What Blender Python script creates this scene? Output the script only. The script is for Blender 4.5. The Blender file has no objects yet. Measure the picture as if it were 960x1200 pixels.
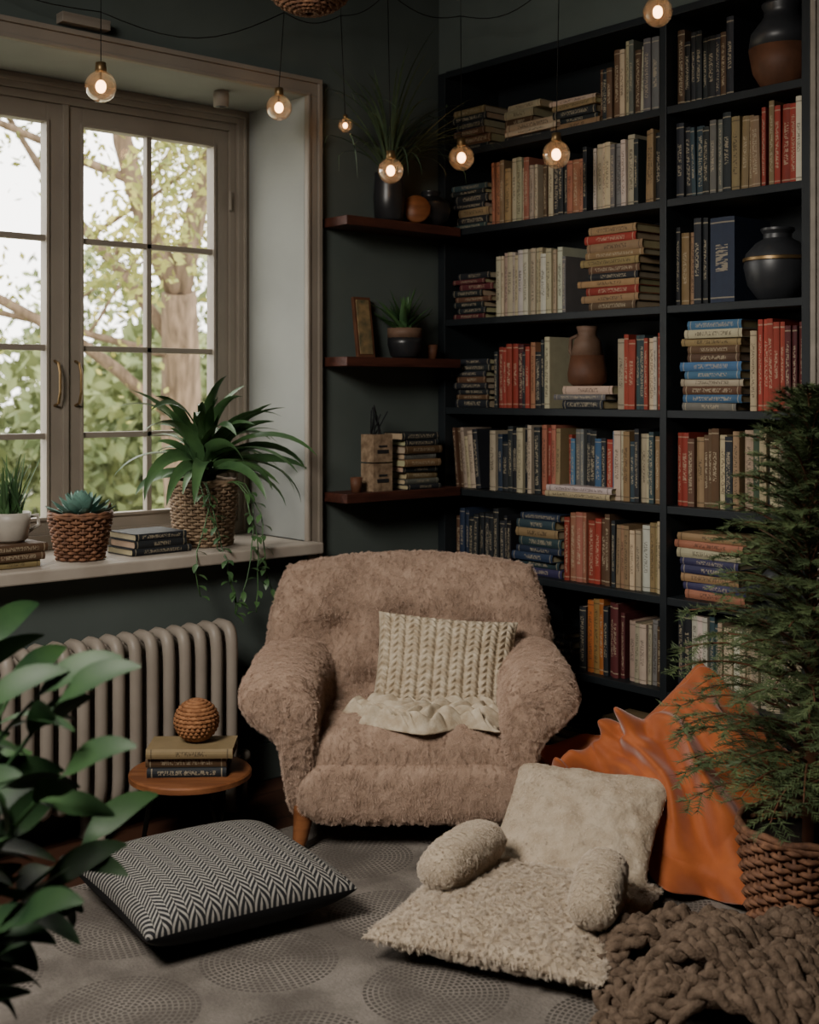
import bpy, math, random, time
from mathutils import Vector, Matrix, noise
T00=time.time()
rnd=random.Random(7)
U=rnd.uniform
sc=bpy.context.scene
YAW=math.radians(41.07)
F=Vector((math.sin(YAW),math.cos(YAW),0)); R=Vector((math.cos(YAW),-math.sin(YAW),0))
def seat(a,b,z=0): return R*a+F*b+Vector((0,0,z))
T=Matrix.Translation
def RX(d): return Matrix.Rotation(math.radians(d),4,'X')
def RY(d): return Matrix.Rotation(math.radians(d),4,'Y')
def RZ(d): return Matrix.Rotation(math.radians(d),4,'Z')
def SM(a,b,z=0,rot=0): return T(seat(a,b,z))@RZ(rot-math.degrees(YAW))
def hx(h):
    h=h.lstrip('#'); o=[]
    for i in (0,2,4):
        c=int(h[i:i+2],16)/255
        o.append(c/12.92 if c<=.04045 else ((c+.055)/1.055)**2.4)
    return tuple(o)+(1,)
# ---------- materials
def newmat(name):
    m=bpy.data.materials.new(name); m.use_nodes=True
    nt=m.node_tree; b=nt.nodes['Principled BSDF']
    return m,nt,b
def L(nt,a,b): nt.links.new(a,b)
def mat(name,c,c2=None,rough=.7,scale=15,bump=0,bscale=None,metal=0,emit=0,spec=.3,sheen=0,stretch=(1,1,1),trans=0):
    m,nt,b=newmat(name); N=nt.nodes
    c=hx(c); c2=hx(c2) if c2 else tuple(x*.75 for x in c[:3])+(1,)
    tc=N.new('ShaderNodeTexCoord'); mp=N.new('ShaderNodeMapping'); mp.inputs['Scale'].default_value=stretch
    L(nt,tc.outputs['Object'],mp.inputs['Vector'])
    n=N.new('ShaderNodeTexNoise'); n.inputs['Scale'].default_value=scale; n.inputs['Detail'].default_value=5
    L(nt,mp.outputs[0],n.inputs['Vector'])
    r=N.new('ShaderNodeValToRGB'); r.color_ramp.elements[0].position=.35; r.color_ramp.elements[1].position=.68
    r.color_ramp.elements[0].color=c2; r.color_ramp.elements[1].color=c
    L(nt,n.outputs['Fac'],r.inputs[0]); L(nt,r.outputs[0],b.inputs['Base Color'])
    b.inputs['Roughness'].default_value=rough; b.inputs['Metallic'].default_value=metal
    b.inputs['Specular IOR Level'].default_value=spec
    if sheen: b.inputs['Sheen Weight'].default_value=sheen
    if trans: b.inputs['Transmission Weight'].default_value=trans
    if bump:
        n2=N.new('ShaderNodeTexNoise'); n2.inputs['Scale'].default_value=bscale or scale*3; n2.inputs['Detail'].default_value=6
        L(nt,mp.outputs[0],n2.inputs['Vector'])
        bp=N.new('ShaderNodeBump'); bp.inputs['Strength'].default_value=bump; bp.inputs['Distance'].default_value=.01
        L(nt,n2.outputs['Fac'],bp.inputs['Height']); L(nt,bp.outputs[0],b.inputs['Normal'])
    if emit:
        L(nt,r.outputs[0],b.inputs['Emission Color']); b.inputs['Emission Strength'].default_value=emit
    return m
def mnode(nt,op,a,b=None,c=None):
    n=nt.nodes.new('ShaderNodeMath'); n.operation=op
    for i,x in enumerate((a,b,c)):
        if x is None: continue
        if isinstance(x,(int,float)): n.inputs[i].default_value=x
        else: L(nt,x,n.inputs[i])
    return n.outputs[0]
def mixc(nt,f,a,b):
    n=nt.nodes.new('ShaderNodeMix'); n.data_type='RGBA'
    for s,x in ((n.inputs[0],f),(n.inputs[6],a),(n.inputs[7],b)):
        if isinstance(x,(int,float)): s.default_value=x
        elif isinstance(x,tuple): s.default_value=x
        else: L(nt,x,s)
    return n.outputs[2]
# ---------- mesh builder
class MB:
    def __init__(s): s.v=[];s.f=[];s.m=[];s.uv=[];s.c=[];s.hasuv=False;s.hasc=False
    def add(s,vs,fs,m=0,M=None,uvs=None,col=None):
        o=len(s.v)
        if M is not None: vs=[M@Vector(v) for v in vs]
        s.v.extend([tuple(v) for v in vs])
        for i,f in enumerate(fs):
            s.f.append([a+o for a in f]); s.m.append(m)
            s.uv.append(uvs[i] if uvs else None); s.c.append(col)
        if uvs: s.hasuv=True
        if col: s.hasc=True
    def box(s,lo,hi,m=0,M=None,col=None):
        x0,y0,z0=lo;x1,y1,z1=hi
        v=[(x0,y0,z0),(x1,y0,z0),(x1,y1,z0),(x0,y1,z0),(x0,y0,z1),(x1,y0,z1),(x1,y1,z1),(x0,y1,z1)]
        f=[(3,2,1,0),(4,5,6,7),(0,1,5,4),(1,2,6,5),(2,3,7,6),(3,0,4,7)]
        s.add(v,f,m,M,None,col)
    def tube(s,pts,r,n=8,m=0,M=None,closed=False,col=None,sq=1):
        pts=[Vector(p) for p in pts]; k=len(pts)
        if not isinstance(r,(list,tuple)): r=[r]*k
        vs=[];prev=None
        for i,p in enumerate(pts):
            if closed: t=pts[(i+1)%k]-pts[i-1]
            else: t=pts[min(i+1,k-1)]-pts[max(i-1,0)]
            if t.length<1e-9: t=Vector((0,0,1))
            t.normalize()
            if prev is None:
                a=Vector((1,0,0)) if abs(t.x)<.9 else Vector((0,1,0))
                nrm=(a-t*a.dot(t)).normalized()
            else:
                nrm=prev-t*prev.dot(t)
                nrm=nrm.normalized() if nrm.length>1e-6 else prev
            prev=nrm; bn=t.cross(nrm)
            for j in range(n):
                A=2*math.pi*j/n
                vs.append(p+(nrm*math.cos(A)+bn*math.sin(A)*sq)*r[i])
        fs=[]
        for i in range(k if closed else k-1):
            i2=(i+1)%k
            for j in range(n):
                fs.append((i*n+j,i*n+(j+1)%n,i2*n+(j+1)%n,i2*n+j))
        if not closed:
            fs.append(tuple(range(n-1,-1,-1))); fs.append(tuple((k-1)*n+j for j in range(n)))
        s.add(vs,fs,m,M,None,col)
    def lathe(s,prof,n=24,m=0,M=None,fn=None,col=None):
        vs=[];k=len(prof)
        for i,(r,z) in enumerate(prof):
            for j in range(n):
                A=2*math.pi*j/n; rr=r*(fn(A,z) if fn else 1)
                vs.append((rr*math.cos(A),rr*math.sin(A),z))
        fs=[(i*n+j,i*n+(j+1)%n,(i+1)*n+(j+1)%n,(i+1)*n+j) for i in range(k-1) for j in range(n)]
        if prof[0][0]>1e-4: fs.append(tuple(range(n-1,-1,-1)))
        if prof[-1][0]>1e-4: fs.append(tuple((k-1)*n+j for j in range(n)))
        s.add(vs,fs,m,M,None,col)
    def sphere(s,c,r,n=16,k=10,m=0,col=None,M=None):
        if not isinstance(r,(tuple,list)): r=(r,r,r)
        vs=[(c[0]+r[0]*math.sin(math.pi*i/k)*math.cos(2*math.pi*j/n),c[1]+r[1]*math.sin(math.pi*i/k)*math.sin(2*math.pi*j/n),c[2]-r[2]*math.cos(math.pi*i/k)) for i in range(k+1) for j in range(n)]
        fs=[(i*n+j,i*n+(j+1)%n,(i+1)*n+(j+1)%n,(i+1)*n+j) for i in range(k) for j in range(n)]
        s.add(vs,fs,m,M,None,col)
    def cushion(s,w,h,t,nu=40,nv=40,rc=0,pinch=.05,p=2.5,q=.5,m=0,M=None,disp=None,bend=0,mb=None,tb=1):
        def pt(u,v,sg,su,sv):
            x=u*math.sqrt(1-v*v/2*rc); y=v*math.sqrt(1-u*u/2*rc)
            x*=1-pinch*(1-v*v); y*=1-pinch*(1-u*u)
            e=(max(0,(1-abs(u)**p))*max(0,(1-abs(v)**p)))**q
            z=sg*t/2*e*(1 if sg>0 else tb)
            if disp: z+=disp(su,sv,sg)*min(1,e*3)
            return (x*w/2,y*h/2,z+bend*(x*x))
        for sg in (1,-1):
            vs=[];fs=[];uvs=[]
            for i in range(nu+1):
                for j in range(nv+1):
                    a=-1+2*i/nu;b=-1+2*j/nv
                    vs.append(pt(math.sin(a*math.pi/2),math.sin(b*math.pi/2),sg,math.sin(a*math.pi/2),math.sin(b*math.pi/2)))
            def q2(i,j): return (.5+.5*math.sin((-1+2*i/nu)*math.pi/2),.5+.5*math.sin((-1+2*j/nv)*math.pi/2))
            for i in range(nu):
                for j in range(nv):
                    c=[(i,j),(i+1,j),(i+1,j+1),(i,j+1)]
                    if sg<0: c=c[::-1]
                    fs.append([a*(nv+1)+b for a,b in c]); uvs.append([q2(a,b) for a,b in c])
            s.add(vs,fs,m if (sg>0 or mb is None) else mb,M,uvs)
    def leaf(s,base,az,el,length,width,droop=60,n=8,m=0,fold=.25,shape=0,twist=0,col=None):
        p=Vector(base); h=Vector((math.cos(az),math.sin(az),0)); side=Vector((-math.sin(az),math.cos(az),0))
        vs=[]
        for i in range(n+1):
            t=i/n
            e=math.radians(el-droop*t**1.3)
            d=h*math.cos(e)+Vector((0,0,math.sin(e)))
            up=d.cross(side)
            if shape==0: w=width*(min(1,t*5+.35))*(1-t**2.2)**.8
            elif shape==1: w=width*math.sin(math.pi*min(1,(t*.96+.02)))**.75*(1-.25*t)
            else: w=width*(1-t*.85)
            w=max(w,.0006)*.5
            tw=twist*min(1,t*3)
            sd=(side*math.cos(tw)+up*math.sin(tw)); nn=(up*math.cos(tw)-side*math.sin(tw))
            vs+= [p-sd*w+nn*w*fold, p.copy(), p+sd*w+nn*w*fold]
            p=p+d*(length/n)
        fs=[]
        for i in range(n):
            a=i*3;fs+=[(a,a+1,a+4,a+3),(a+1,a+2,a+5,a+4)]
        s.add(vs,fs,m,None,None,col)
        return p
    def clampy(s,ymax):
        s.v=[(x,ymax-.3*min(.02,(y-ymax)) if y>ymax else y,z) for (x,y,z) in s.v]
    def build(s,name,mats,smooth=True,parent=None,weld=False,bevel=0,M=None,subsurf=0,auto=True):
        me=bpy.data.meshes.new(name); me.from_pydata(s.v,[],s.f)
        for m in (mats if isinstance(mats,(list,tuple)) else [mats]): me.materials.append(m)
        me.polygons.foreach_set('material_index',s.m)
        if s.hasuv:
            ul=me.uv_layers.new(name='UVMap'); d=[]
            for f,u in zip(s.f,s.uv):
                if u: 
                    for a in u: d+=[a[0],a[1]]
                else: d+=[-5,-5]*len(f)
            ul.data.foreach_set('uv',d)
        if s.hasc:
            ca=me.color_attributes.new('Col','FLOAT_COLOR','CORNER'); d=[]
            for f,c in zip(s.f,s.c):
                c=c or (1,1,1,0)
                d+=list(c)*len(f)
            ca.data.foreach_set('color',d)
        if smooth: me.polygons.foreach_set('use_smooth',[True]*len(me.polygons))
        me.update()
        if weld:
            import bmesh
            bm=bmesh.new(); bm.from_mesh(me); bmesh.ops.remove_doubles(bm,verts=bm.verts,dist=1e-4)
            bmesh.ops.recalc_face_normals(bm,faces=bm.faces); bm.to_mesh(me); bm.free()
        ob=bpy.data.objects.new(name,me); sc.collection.objects.link(ob)
        if M is not None: ob.matrix_world=M
        if parent: ob.parent=parent
        if bevel:
            b=ob.modifiers.new('bev','BEVEL'); b.width=bevel; b.segments=2; b.limit_method='ANGLE'
        if subsurf:
            b=ob.modifiers.new('ss','SUBSURF'); b.levels=subsurf; b.render_levels=subsurf
        if smooth and (bevel or auto=='angle'):
            try:
                me.polygons.foreach_set('use_smooth',[True]*len(me.polygons)); me.set_sharp_from_angle(angle=math.radians(35))
            except Exception: pass
        return ob
def empty(name,M):
    e=bpy.data.objects.new(name,None); sc.collection.objects.link(e); e.matrix_world=M; e.empty_display_size=.1; return e
# ---------- colours
m_wall=mat('wall_paint','#535b57','#4c5450',rough=.85,scale=3,bump=.05,bscale=60)
m_ceil=mat('ceiling_paint','#5f615c',rough=.9,scale=2)
m_cream=mat('cream_joinery','#887f73','#7f766b',rough=.5,scale=4,bump=.03)
m_reveal=mat('reveal_paint','#92948f','#898b87',rough=.8,scale=3,bump=.04,bscale=50)
m_sill=mat('stone_sill','#a89f93','#998f83',rough=.5,scale=8)
m_black=mat('black_shelf_paint','#1e2326','#191d20',rough=.5,scale=5,bump=.03)
m_shelf=mat('red_brown_wood','#4e2c22','#361d16',rough=.5,scale=6,stretch=(1,8,8),bump=.1)
m_wood=mat('warm_wood','#8c5a38','#6d4228',rough=.45,scale=5,stretch=(1,8,8),bump=.1)
m_metal=mat('black_metal','#15130f',rough=.4,metal=.6)
m_brass=mat('aged_brass','#8c7350',rough=.4,metal=.8)
m_rad=mat('radiator_enamel','#8f867b','#82796e',rough=.45,scale=6,bump=.04)
m_wick=mat('wicker','#8a6248','#5e4030',rough=.7,scale=40,bump=.3)
m_wickl=mat('pale_wicker','#99836a','#6e5a46',rough=.7,scale=40,bump=.3)
m_soil=mat('soil','#241a13',rough=1,scale=40,bump=.8)
m_leaf=mat('leaf_green','#4c6e40','#365333',rough=.42,scale=8,spec=.45)
m_leafd=mat('dark_leaf','#324e2a','#203822',rough=.5,scale=8,spec=.25)
m_succ=mat('succulent_leaf','#6d8f83','#54766b',rough=.5,scale=10)
m_dark=mat('dark_ceramic','#2a2b2e','#1e1f21',rough=.35,scale=6,spec=.5)
m_clay=mat('brown_clay','#6b4632','#4f3324',rough=.6,scale=8,bump=.15)
m_white=mat('white_ceramic','#b3aca0',rough=.4,scale=8)
m_orange=mat('orange_linen','#ad5d2c','#984e25',rough=.68,scale=12,bump=.15,bscale=300,sheen=.3)
m_wire=mat('wire_black','#0d0c0b',rough=.6)
def floor_mat():
    m,nt,b=newmat('dark_wood_planks'); N=nt.nodes
    tc=N.new('ShaderNodeTexCoord'); br=N.new('ShaderNodeTexBrick'); L(nt,tc.outputs['Object'],br.inputs['Vector'])
    br.inputs['Scale'].default_value=1; br.inputs['Brick Width'].default_value=1.3; br.inputs['Row Height'].default_value=.13
    br.inputs['Mortar Size'].default_value=.003
    br.inputs['Color1'].default_value=hx('#563829'); br.inputs['Color2'].default_value=hx('#3e281e'); br.inputs['Mortar'].default_value=hx('#0c0806')
    n=N.new('ShaderNodeTexNoise'); mp=N.new('ShaderNodeMapping'); mp.inputs['Scale'].default_value=(2,30,1); L(nt,tc.outputs['Object'],mp.inputs[0]); L(nt,mp.outputs[0],n.inputs['Vector']); n.inputs['Scale'].default_value=2
    o=mixc(nt,mnode(nt,'MULTIPLY',n.outputs['Fac'],.5),br.outputs['Color'],hx('#1a0f0a')); L(nt,o,b.inputs['Base Color']); b.inputs['Roughness'].default_value=.4
    return m
def rug_mat():
    m,nt,b=newmat('medallion_rug'); N=nt.nodes
    tc=N.new('ShaderNodeTexCoord'); sp=N.new('ShaderNodeSeparateXYZ')
    nz=N.new('ShaderNodeTexNoise'); nz.inputs['Scale'].default_value=5; nz.inputs['Detail'].default_value=8; L(nt,tc.outputs['Object'],nz.inputs['Vector'])
    L(nt,tc.outputs['Object'],sp.inputs[0]); S=.42
    x=mnode(nt,'DIVIDE',sp.outputs[0],S); y=mnode(nt,'DIVIDE',sp.outputs[1],S)
    row=mnode(nt,'FLOOR',y); off=mnode(nt,'MULTIPLY',mnode(nt,'FLOORED_MODULO',row,2),.5)
    fx=mnode(nt,'SUBTRACT',mnode(nt,'FRACT',mnode(nt,'ADD',x,off)),.5); fy=mnode(nt,'SUBTRACT',mnode(nt,'FRACT',y),.5)
    r=mnode(nt,'SQRT',mnode(nt,'ADD',mnode(nt,'MULTIPLY',fx,fx),mnode(nt,'MULTIPLY',fy,fy)))
    th=mnode(nt,'ARCTAN2',fy,fx)
    q=mnode(nt,'MULTIPLY',r,30); ri=mnode(nt,'FLOOR',q); rf=mnode(nt,'FRACT',q)
    n=mnode(nt,'MULTIPLY_ADD',ri,5,4)
    da=mnode(nt,'FRACT',mnode(nt,'ADD',mnode(nt,'MULTIPLY',mnode(nt,'DIVIDE',th,6.2832),n),mnode(nt,'MULTIPLY',ri,.5)))
    pat=mnode(nt,'MULTIPLY',mnode(nt,'GREATER_THAN',rf,.35),mnode(nt,'GREATER_THAN',da,.35))
    inside=mnode(nt,'LESS_THAN',r,.433)
    pat=mnode(nt,'MULTIPLY',pat,inside)
    n2=N.new('ShaderNodeTexNoise'); n2.inputs['Scale'].default_value=120; L(nt,tc.outputs['Object'],n2.inputs['Vector'])
    rr=N.new('ShaderNodeValToRGB'); rr.color_ramp.elements[0].position=.38; rr.color_ramp.elements[1].position=.62; L(nt,nz.outputs['Fac'],rr.inputs[0])
    fac=mnode(nt,'MULTIPLY',pat,mnode(nt,'MULTIPLY_ADD',rr.outputs[0],.45,.28))
    base=mixc(nt,rr.outputs[0],hx('#67615b'),hx('#8d867e'))
    c=mixc(nt,fac,base,hx('#2e2a28'))
    c=mixc(nt,mnode(nt,'MULTIPLY',n2.outputs['Fac'],.5),c,hx('#4a443f'))
    L(nt,c,b.inputs['Base Color']); b.inputs['Roughness'].default_value=.95; b.inputs['Specular IOR Level'].default_value=.1
    bp=N.new('ShaderNodeBump'); bp.inputs['Strength'].default_value=.6; bp.inputs['Distance'].default_value=.006
    L(nt,mnode(nt,'ADD',n2.outputs['Fac'],mnode(nt,'MULTIPLY',pat,-.4)),bp.inputs['Height']); L(nt,bp.outputs[0],b.inputs['Normal'])
    return m
def herring_mat():
    m,nt,b=newmat('herringbone_weave'); N=nt.nodes
    tc=N.new('ShaderNodeTexCoord'); sp=N.new('ShaderNodeSeparateXYZ'); L(nt,tc.outputs['UV'],sp.inputs[0])
    uu=mnode(nt,'MULTIPLY',sp.outputs[0],26)
    tri=mnode(nt,'PINGPONG',uu,1)
    cell=mnode(nt,'FLOOR',uu)
    st=mnode(nt,'FRACT',mnode(nt,'ADD',mnode(nt,'ADD',mnode(nt,'MULTIPLY',sp.outputs[1],34),mnode(nt,'MULTIPLY',tri,1.4)),mnode(nt,'MULTIPLY',mnode(nt,'FLOORED_MODULO',cell,2),.5)))
    f=mnode(nt,'GREATER_THAN',st,.58)
    n=N.new('ShaderNodeTexNoise'); n.inputs['Scale'].default_value=60; L(nt,tc.outputs['UV'],n.inputs['Vector'])
    f=mnode(nt,'MULTIPLY',f,mnode(nt,'ADD',n.outputs['Fac'],.4))
    L(nt,mixc(nt,f,hx('#1c1d20'),hx('#9c9890')),b.inputs['Base Color']); b.inputs['Roughness'].default_value=.9
    return m
def book_mat():
    m,nt,b=newmat('book_covers'); N=nt.nodes
    at=N.new('ShaderNodeAttribute'); at.attribute_name='Col'
    tc=N.new('ShaderNodeTexCoord'); sp=N.new('ShaderNodeSeparateXYZ'); L(nt,tc.outputs['UV'],sp.inputs[0])
    u,v=sp.outputs[0],sp.outputs[1]; rn=at.outputs['Alpha']
    inu=mnode(nt,'LESS_THAN',mnode(nt,'ABSOLUTE',mnode(nt,'SUBTRACT',u,.5)),.25)
    lo=mnode(nt,'MULTIPLY_ADD',rn,.25,.12); hi=mnode(nt,'MULTIPLY_ADD',rn,-.2,.88)
    inv=mnode(nt,'MULTIPLY',mnode(nt,'GREATER_THAN',v,lo),mnode(nt,'LESS_THAN',v,hi))
    cb=N.new('ShaderNodeCombineXYZ'); L(nt,mnode(nt,'MULTIPLY',u,2.2),cb.inputs[0]); L(nt,mnode(nt,'MULTIPLY',v,38),cb.inputs[1]); L(nt,mnode(nt,'MULTIPLY',rn,97),cb.inputs[2])
    n=N.new('ShaderNodeTexNoise'); n.inputs['Scale'].default_value=1.6; n.inputs['Detail'].default_value=1; L(nt,cb.outputs[0],n.inputs['Vector'])
    txt=mnode(nt,'MULTIPLY',mnode(nt,'MULTIPLY',mnode(nt,'GREATER_THAN',n.outputs['Fac'],.5),inu),inv)
    bd=mnode(nt,'LESS_THAN',mnode(nt,'ABSOLUTE',mnode(nt,'SUBTRACT',mnode(nt,'ABSOLUTE',mnode(nt,'SUBTRACT',v,.5)),.44)),.008)
    fac=mnode(nt,'MULTIPLY',mnode(nt,'MAXIMUM',txt,bd),.55)
    bw=N.new('ShaderNodeRGBToBW'); L(nt,at.outputs['Color'],bw.inputs[0])
    ink=mixc(nt,mnode(nt,'GREATER_THAN',bw.outputs[0],.16),hx('#b3a68c'),hx('#2a211b'))
    n3=N.new('ShaderNodeTexNoise'); n3.inputs['Scale'].default_value=25; L(nt,tc.outputs['Object'],n3.inputs['Vector'])
    c=mixc(nt,fac,at.outputs['Color'],ink)
    c=mixc(nt,mnode(nt,'MULTIPLY',n3.outputs['Fac'],.3),c,hx('#1c1510'))
    L(nt,c,b.inputs['Base Color']); b.inputs['Roughness'].default_value=.65; b.inputs['Specular IOR Level'].default_value=.25
    return m
m_floor=floor_mat(); m_rug=rug_mat(); m_herr=herring_mat(); m_book=book_mat()
def glass_mat(name,gl=.08,tint=(1,1,1,1)):
    m=bpy.data.materials.new(name); m.use_nodes=True; nt=m.node_tree; nt.nodes.clear()
    o=nt.nodes.new('ShaderNodeOutputMaterial'); mx=nt.nodes.new('ShaderNodeMixShader'); t=nt.nodes.new('ShaderNodeBsdfTransparent'); g=nt.nodes.new('ShaderNodeBsdfGlossy')
    t.inputs[0].default_value=tint; g.inputs['Roughness'].default_value=.03
    fr=nt.nodes.new('ShaderNodeLayerWeight'); fr.inputs[0].default_value=gl
    L(nt,fr.outputs['Facing'],mx.inputs[0]); L(nt,t.outputs[0],mx.inputs[1]); L(nt,g.outputs[0],mx.inputs[2]); L(nt,mx.outputs[0],o.inputs[0])
    return m
m_glass=glass_mat('window_glass',.05)
def bulb_glass():
    m=bpy.data.materials.new('bulb_glass'); m.use_nodes=True; nt=m.node_tree; nt.nodes.clear(); N=nt.nodes
    o=N.new('ShaderNodeOutputMaterial'); mx=N.new('ShaderNodeMixShader'); mx2=N.new('ShaderNodeMixShader'); t=N.new('ShaderNodeBsdfTransparent'); g=N.new('ShaderNodeBsdfGlossy'); tr=N.new('ShaderNodeBsdfTranslucent')
    t.inputs[0].default_value=(.95,.92,.86,1); g.inputs['Roughness'].default_value=.05; tr.inputs[0].default_value=(.9,.8,.66,1)
    mx2.inputs[0].default_value=.13; L(nt,t.outputs[0],mx2.inputs[1]); L(nt,tr.outputs[0],mx2.inputs[2])
    fr=N.new('ShaderNodeLayerWeight'); fr.inputs[0].default_value=.4
    L(nt,fr.outputs['Facing'],mx.inputs[0]); L(nt,mx2.outputs[0],mx.inputs[1]); L(nt,g.outputs[0],mx.inputs[2]); L(nt,mx.outputs[0],o.inputs[0])
    return m
m_bulb=bulb_glass()
def emit_mat(name,c,s):
    m,nt,b=newmat(name); b.inputs['Base Color'].default_value=hx(c); b.inputs['Emission Color'].default_value=hx(c); b.inputs['Emission Strength'].default_value=s; return m
m_fil=emit_mat('warm_filament','#ffbf85',13)

# ---------- room shell
WY=4.05; WX=3.70; H=3.4
b=MB()
b.box((-1.4,WY,0),(1.28,WY+.55,H)); b.box((2.994,WY,0),(4.3,WY+.55,H)); b.box((1.28,WY,0),(2.994,WY+.55,.86)); b.box((1.28,WY,2.70),(2.994,WY+.55,H))
b.build('wall_back',m_wall,smooth=False)
b=MB(); b.box((4.03,2.0,0),(4.3,WY,H)); b.box((WX,2.225,2.885),(4.03,WY,H)); b.box((WX,-1.6,0),(4.3,2.225,H)); b.build('wall_right',m_wall,smooth=False)
b=MB(); b.box((-1.6,-1.6,0),(-1.4,WY+.55,H)); b.build('wall_left',m_wall,smooth=False)
b=MB(); b.box((-1.4,-1.8,0),(WX,-1.6,H)); b.build('wall_front',m_wall,smooth=False)
b=MB(); b.box((-1.6,-1.8,-.1),(4.3,WY+.55,0)); floor=b.build('floor',m_floor,smooth=False)
b=MB(); b.box((-1.6,-1.8,H),(4.3,WY+.55,H+.1)); b.build('ceiling',m_ceil,smooth=False)
b=MB(); b.box((-1.4,WY-.02,0),(3.675,WY,.14)); b.box((-1.4,WY-.014,.14),(3.675,WY,.155)); b.build('baseboard_back',m_wall,smooth=False,bevel=.003)
b=MB(); b.box((WX-.02,-1.6,0),(WX,2.11,.14)); b.build('baseboard_right',m_wall,smooth=False)
b=MB(); b.box((WX-.025,2.12,0),(WX,2.225,2.9)); b.box((WX-.035,2.205,0),(WX-.025,2.225,2.9)); b.build('trim_1',mat('putty_trim','#8d857a',rough=.6),smooth=False,bevel=.003)
b=MB(); b.box((-.6,-.9,0),(3.35,3.52,.012)); b.build('area_rug',m_rug,smooth=False)
# ---------- window
b=MB()
X0,X1,Z0,Z1=1.30,2.974,.91,2.68
YB=4.46
b.box((1.28,WY-.0,.91),(X0,YB,2.70),1); b.box((X1,WY-.0,.91),(2.994,YB,2.70),1); b.box((1.28,WY,2.68),(2.994,YB,2.70),1)
for (lo,hi) in (((1.22,WY-.022,.91),(X0,WY,Z1)),((X1,WY-.022,.80),(3.04,WY,Z1)),((1.22,WY-.022,Z1),(3.04,WY,2.75))): b.box(lo,hi,0)
for (lo,hi) in (((3.022,WY-.034,.80),(3.04,WY-.022,2.732)),((1.22,WY-.034,2.732),(3.04,WY-.022,2.75)),((X1,WY-.028,.91),(X1+.012,WY-.022,2.68)),((1.28,WY-.028,2.68),(X1+.012,WY-.022,2.692))): b.box(lo,hi,0)
def ring(x0,x1,z0,z1,w,y0,y1,m=0):
    b.box((x0,y0,z0),(x0+w,y1,z1),m); b.box((x1-w,y0,z0),(x1,y1,z1),m); b.box((x0+w,y0,z1-w),(x1-w,y1,z1),m); b.box((x0+w,y0,z0),(x1-w,y1,z0+w),m)
ring(X0,X1,Z0,Z1,.055,YB-.02,YB+.08); ring(X0+.055,X1-.055,Z0+.03,Z1-.055,.03,YB,YB+.08); ring(X0+.02,X1-.02,Z0,Z1-.02,.012,YB-.032,YB-.018)
xm=2.155
sx0,sx1=X0+.085,X1-.085; sz0,sz1=Z0+.045,Z1-.085
def sash(x0,x1):
    ring(x0,x1,sz0,sz1,.072,YB+.015,YB+.065)
    ring(x0+.062,x1-.062,sz0+.062,sz1-.062,.012,YB+.005,YB+.02)
    gx0,gx1,gz0,gz1=x0+.07,x1-.07,sz0+.07,sz1-.07
    xc=(gx0+gx1)/2
    b.box((xc-.011,YB+.022,gz0),(xc+.011,YB+.055,gz1))
    for z in (1.335,1.67,2.085): b.box((gx0,YB+.022,z-.011),(gx1,YB+.055,z+.011))
    b.box((gx0,YB+.038,gz0),(gx1,YB+.042,gz1),2)
sash(sx0,xm-.002); sash(xm+.002,sx1)
b.box((xm-.012,YB,sz0),(xm+.012,YB+.02,sz1))
for hxx in (xm-.04,xm+.045):
    b.tube([(hxx,YB+.015,1.45),(hxx,YB-.02,1.46),(hxx,YB-.035,1.5),(hxx,YB-.035,1.57),(hxx,YB-.02,1.61),(hxx,YB+.015,1.62)],.006,8,3)
for z in (1.2,2.3): b.tube([(sx1-.004,YB-.01,z-.04),(sx1-.004,YB-.01,z+.04)],.008,8,0)
b.build('window_1',[m_cream,m_reveal,m_glass,m_brass],smooth=False,bevel=.002)
b=MB(); b.box((1.2,3.955,.865),(3.0,WY-.001,.909)); b.box((1.285,WY-.001,.865),(2.97,YB,.909)); b.build('windowsill_1',m_sill,smooth=False,bevel=.006)
b=MB(); b.lathe([(.03,0),(.032,.045),(.028,.06)],16,0,T((2.68,4.2,2.62))); b.lathe([(.008,0),(.03,.003)],16,1,T((2.68,4.2,2.618))); b.build('ceiling_spotlight',[m_cream,m_dark])

# ---------- radiator
b=MB()
nx=24; pitch=.064
for i in range(nx):
    x=2.48-i*pitch
    loop=[];y0,y1,z0,z1=3.80,3.95,.12,.67
    for k in range(28):
        A=2*math.pi*k/28; ca,sa=math.cos(A),math.sin(A)
        loop.append((x,(y0+y1)/2+(y1-y0)/2*.8*math.copysign(abs(ca)**.5,ca),(z0+z1)/2+(z1-z0)/2*.96*math.copysign(abs(sa)**.28,sa)))
    b.tube(loop,.0225,8,closed=True)
    b.tube([(x,3.875,.14),(x,3.875,.65)],.02,8)
b.tube([(2.52,3.875,.62),(2.48-nx*pitch+.04,3.875,.62)],.026,10); b.tube([(2.52,3.875,.17),(2.48-nx*pitch+.04,3.875,.17)],.026,10)
for x in (2.48,2.48-8*pitch,2.48-16*pitch,2.48-23*pitch):
    for y in (3.82,3.93): b.tube([(x,y,.0),(x,y,.02),(x,y,.13)],[.028,.018,.022],8)
b.tube([(2.51,3.875,.17),(2.57,3.875,.17),(2.575,3.875,.1),(2.575,3.875,.0)],.011,8)
b.sphere((2.575,3.875,.17),.022)
b.build('cast_iron_radiator',m_rad)

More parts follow.
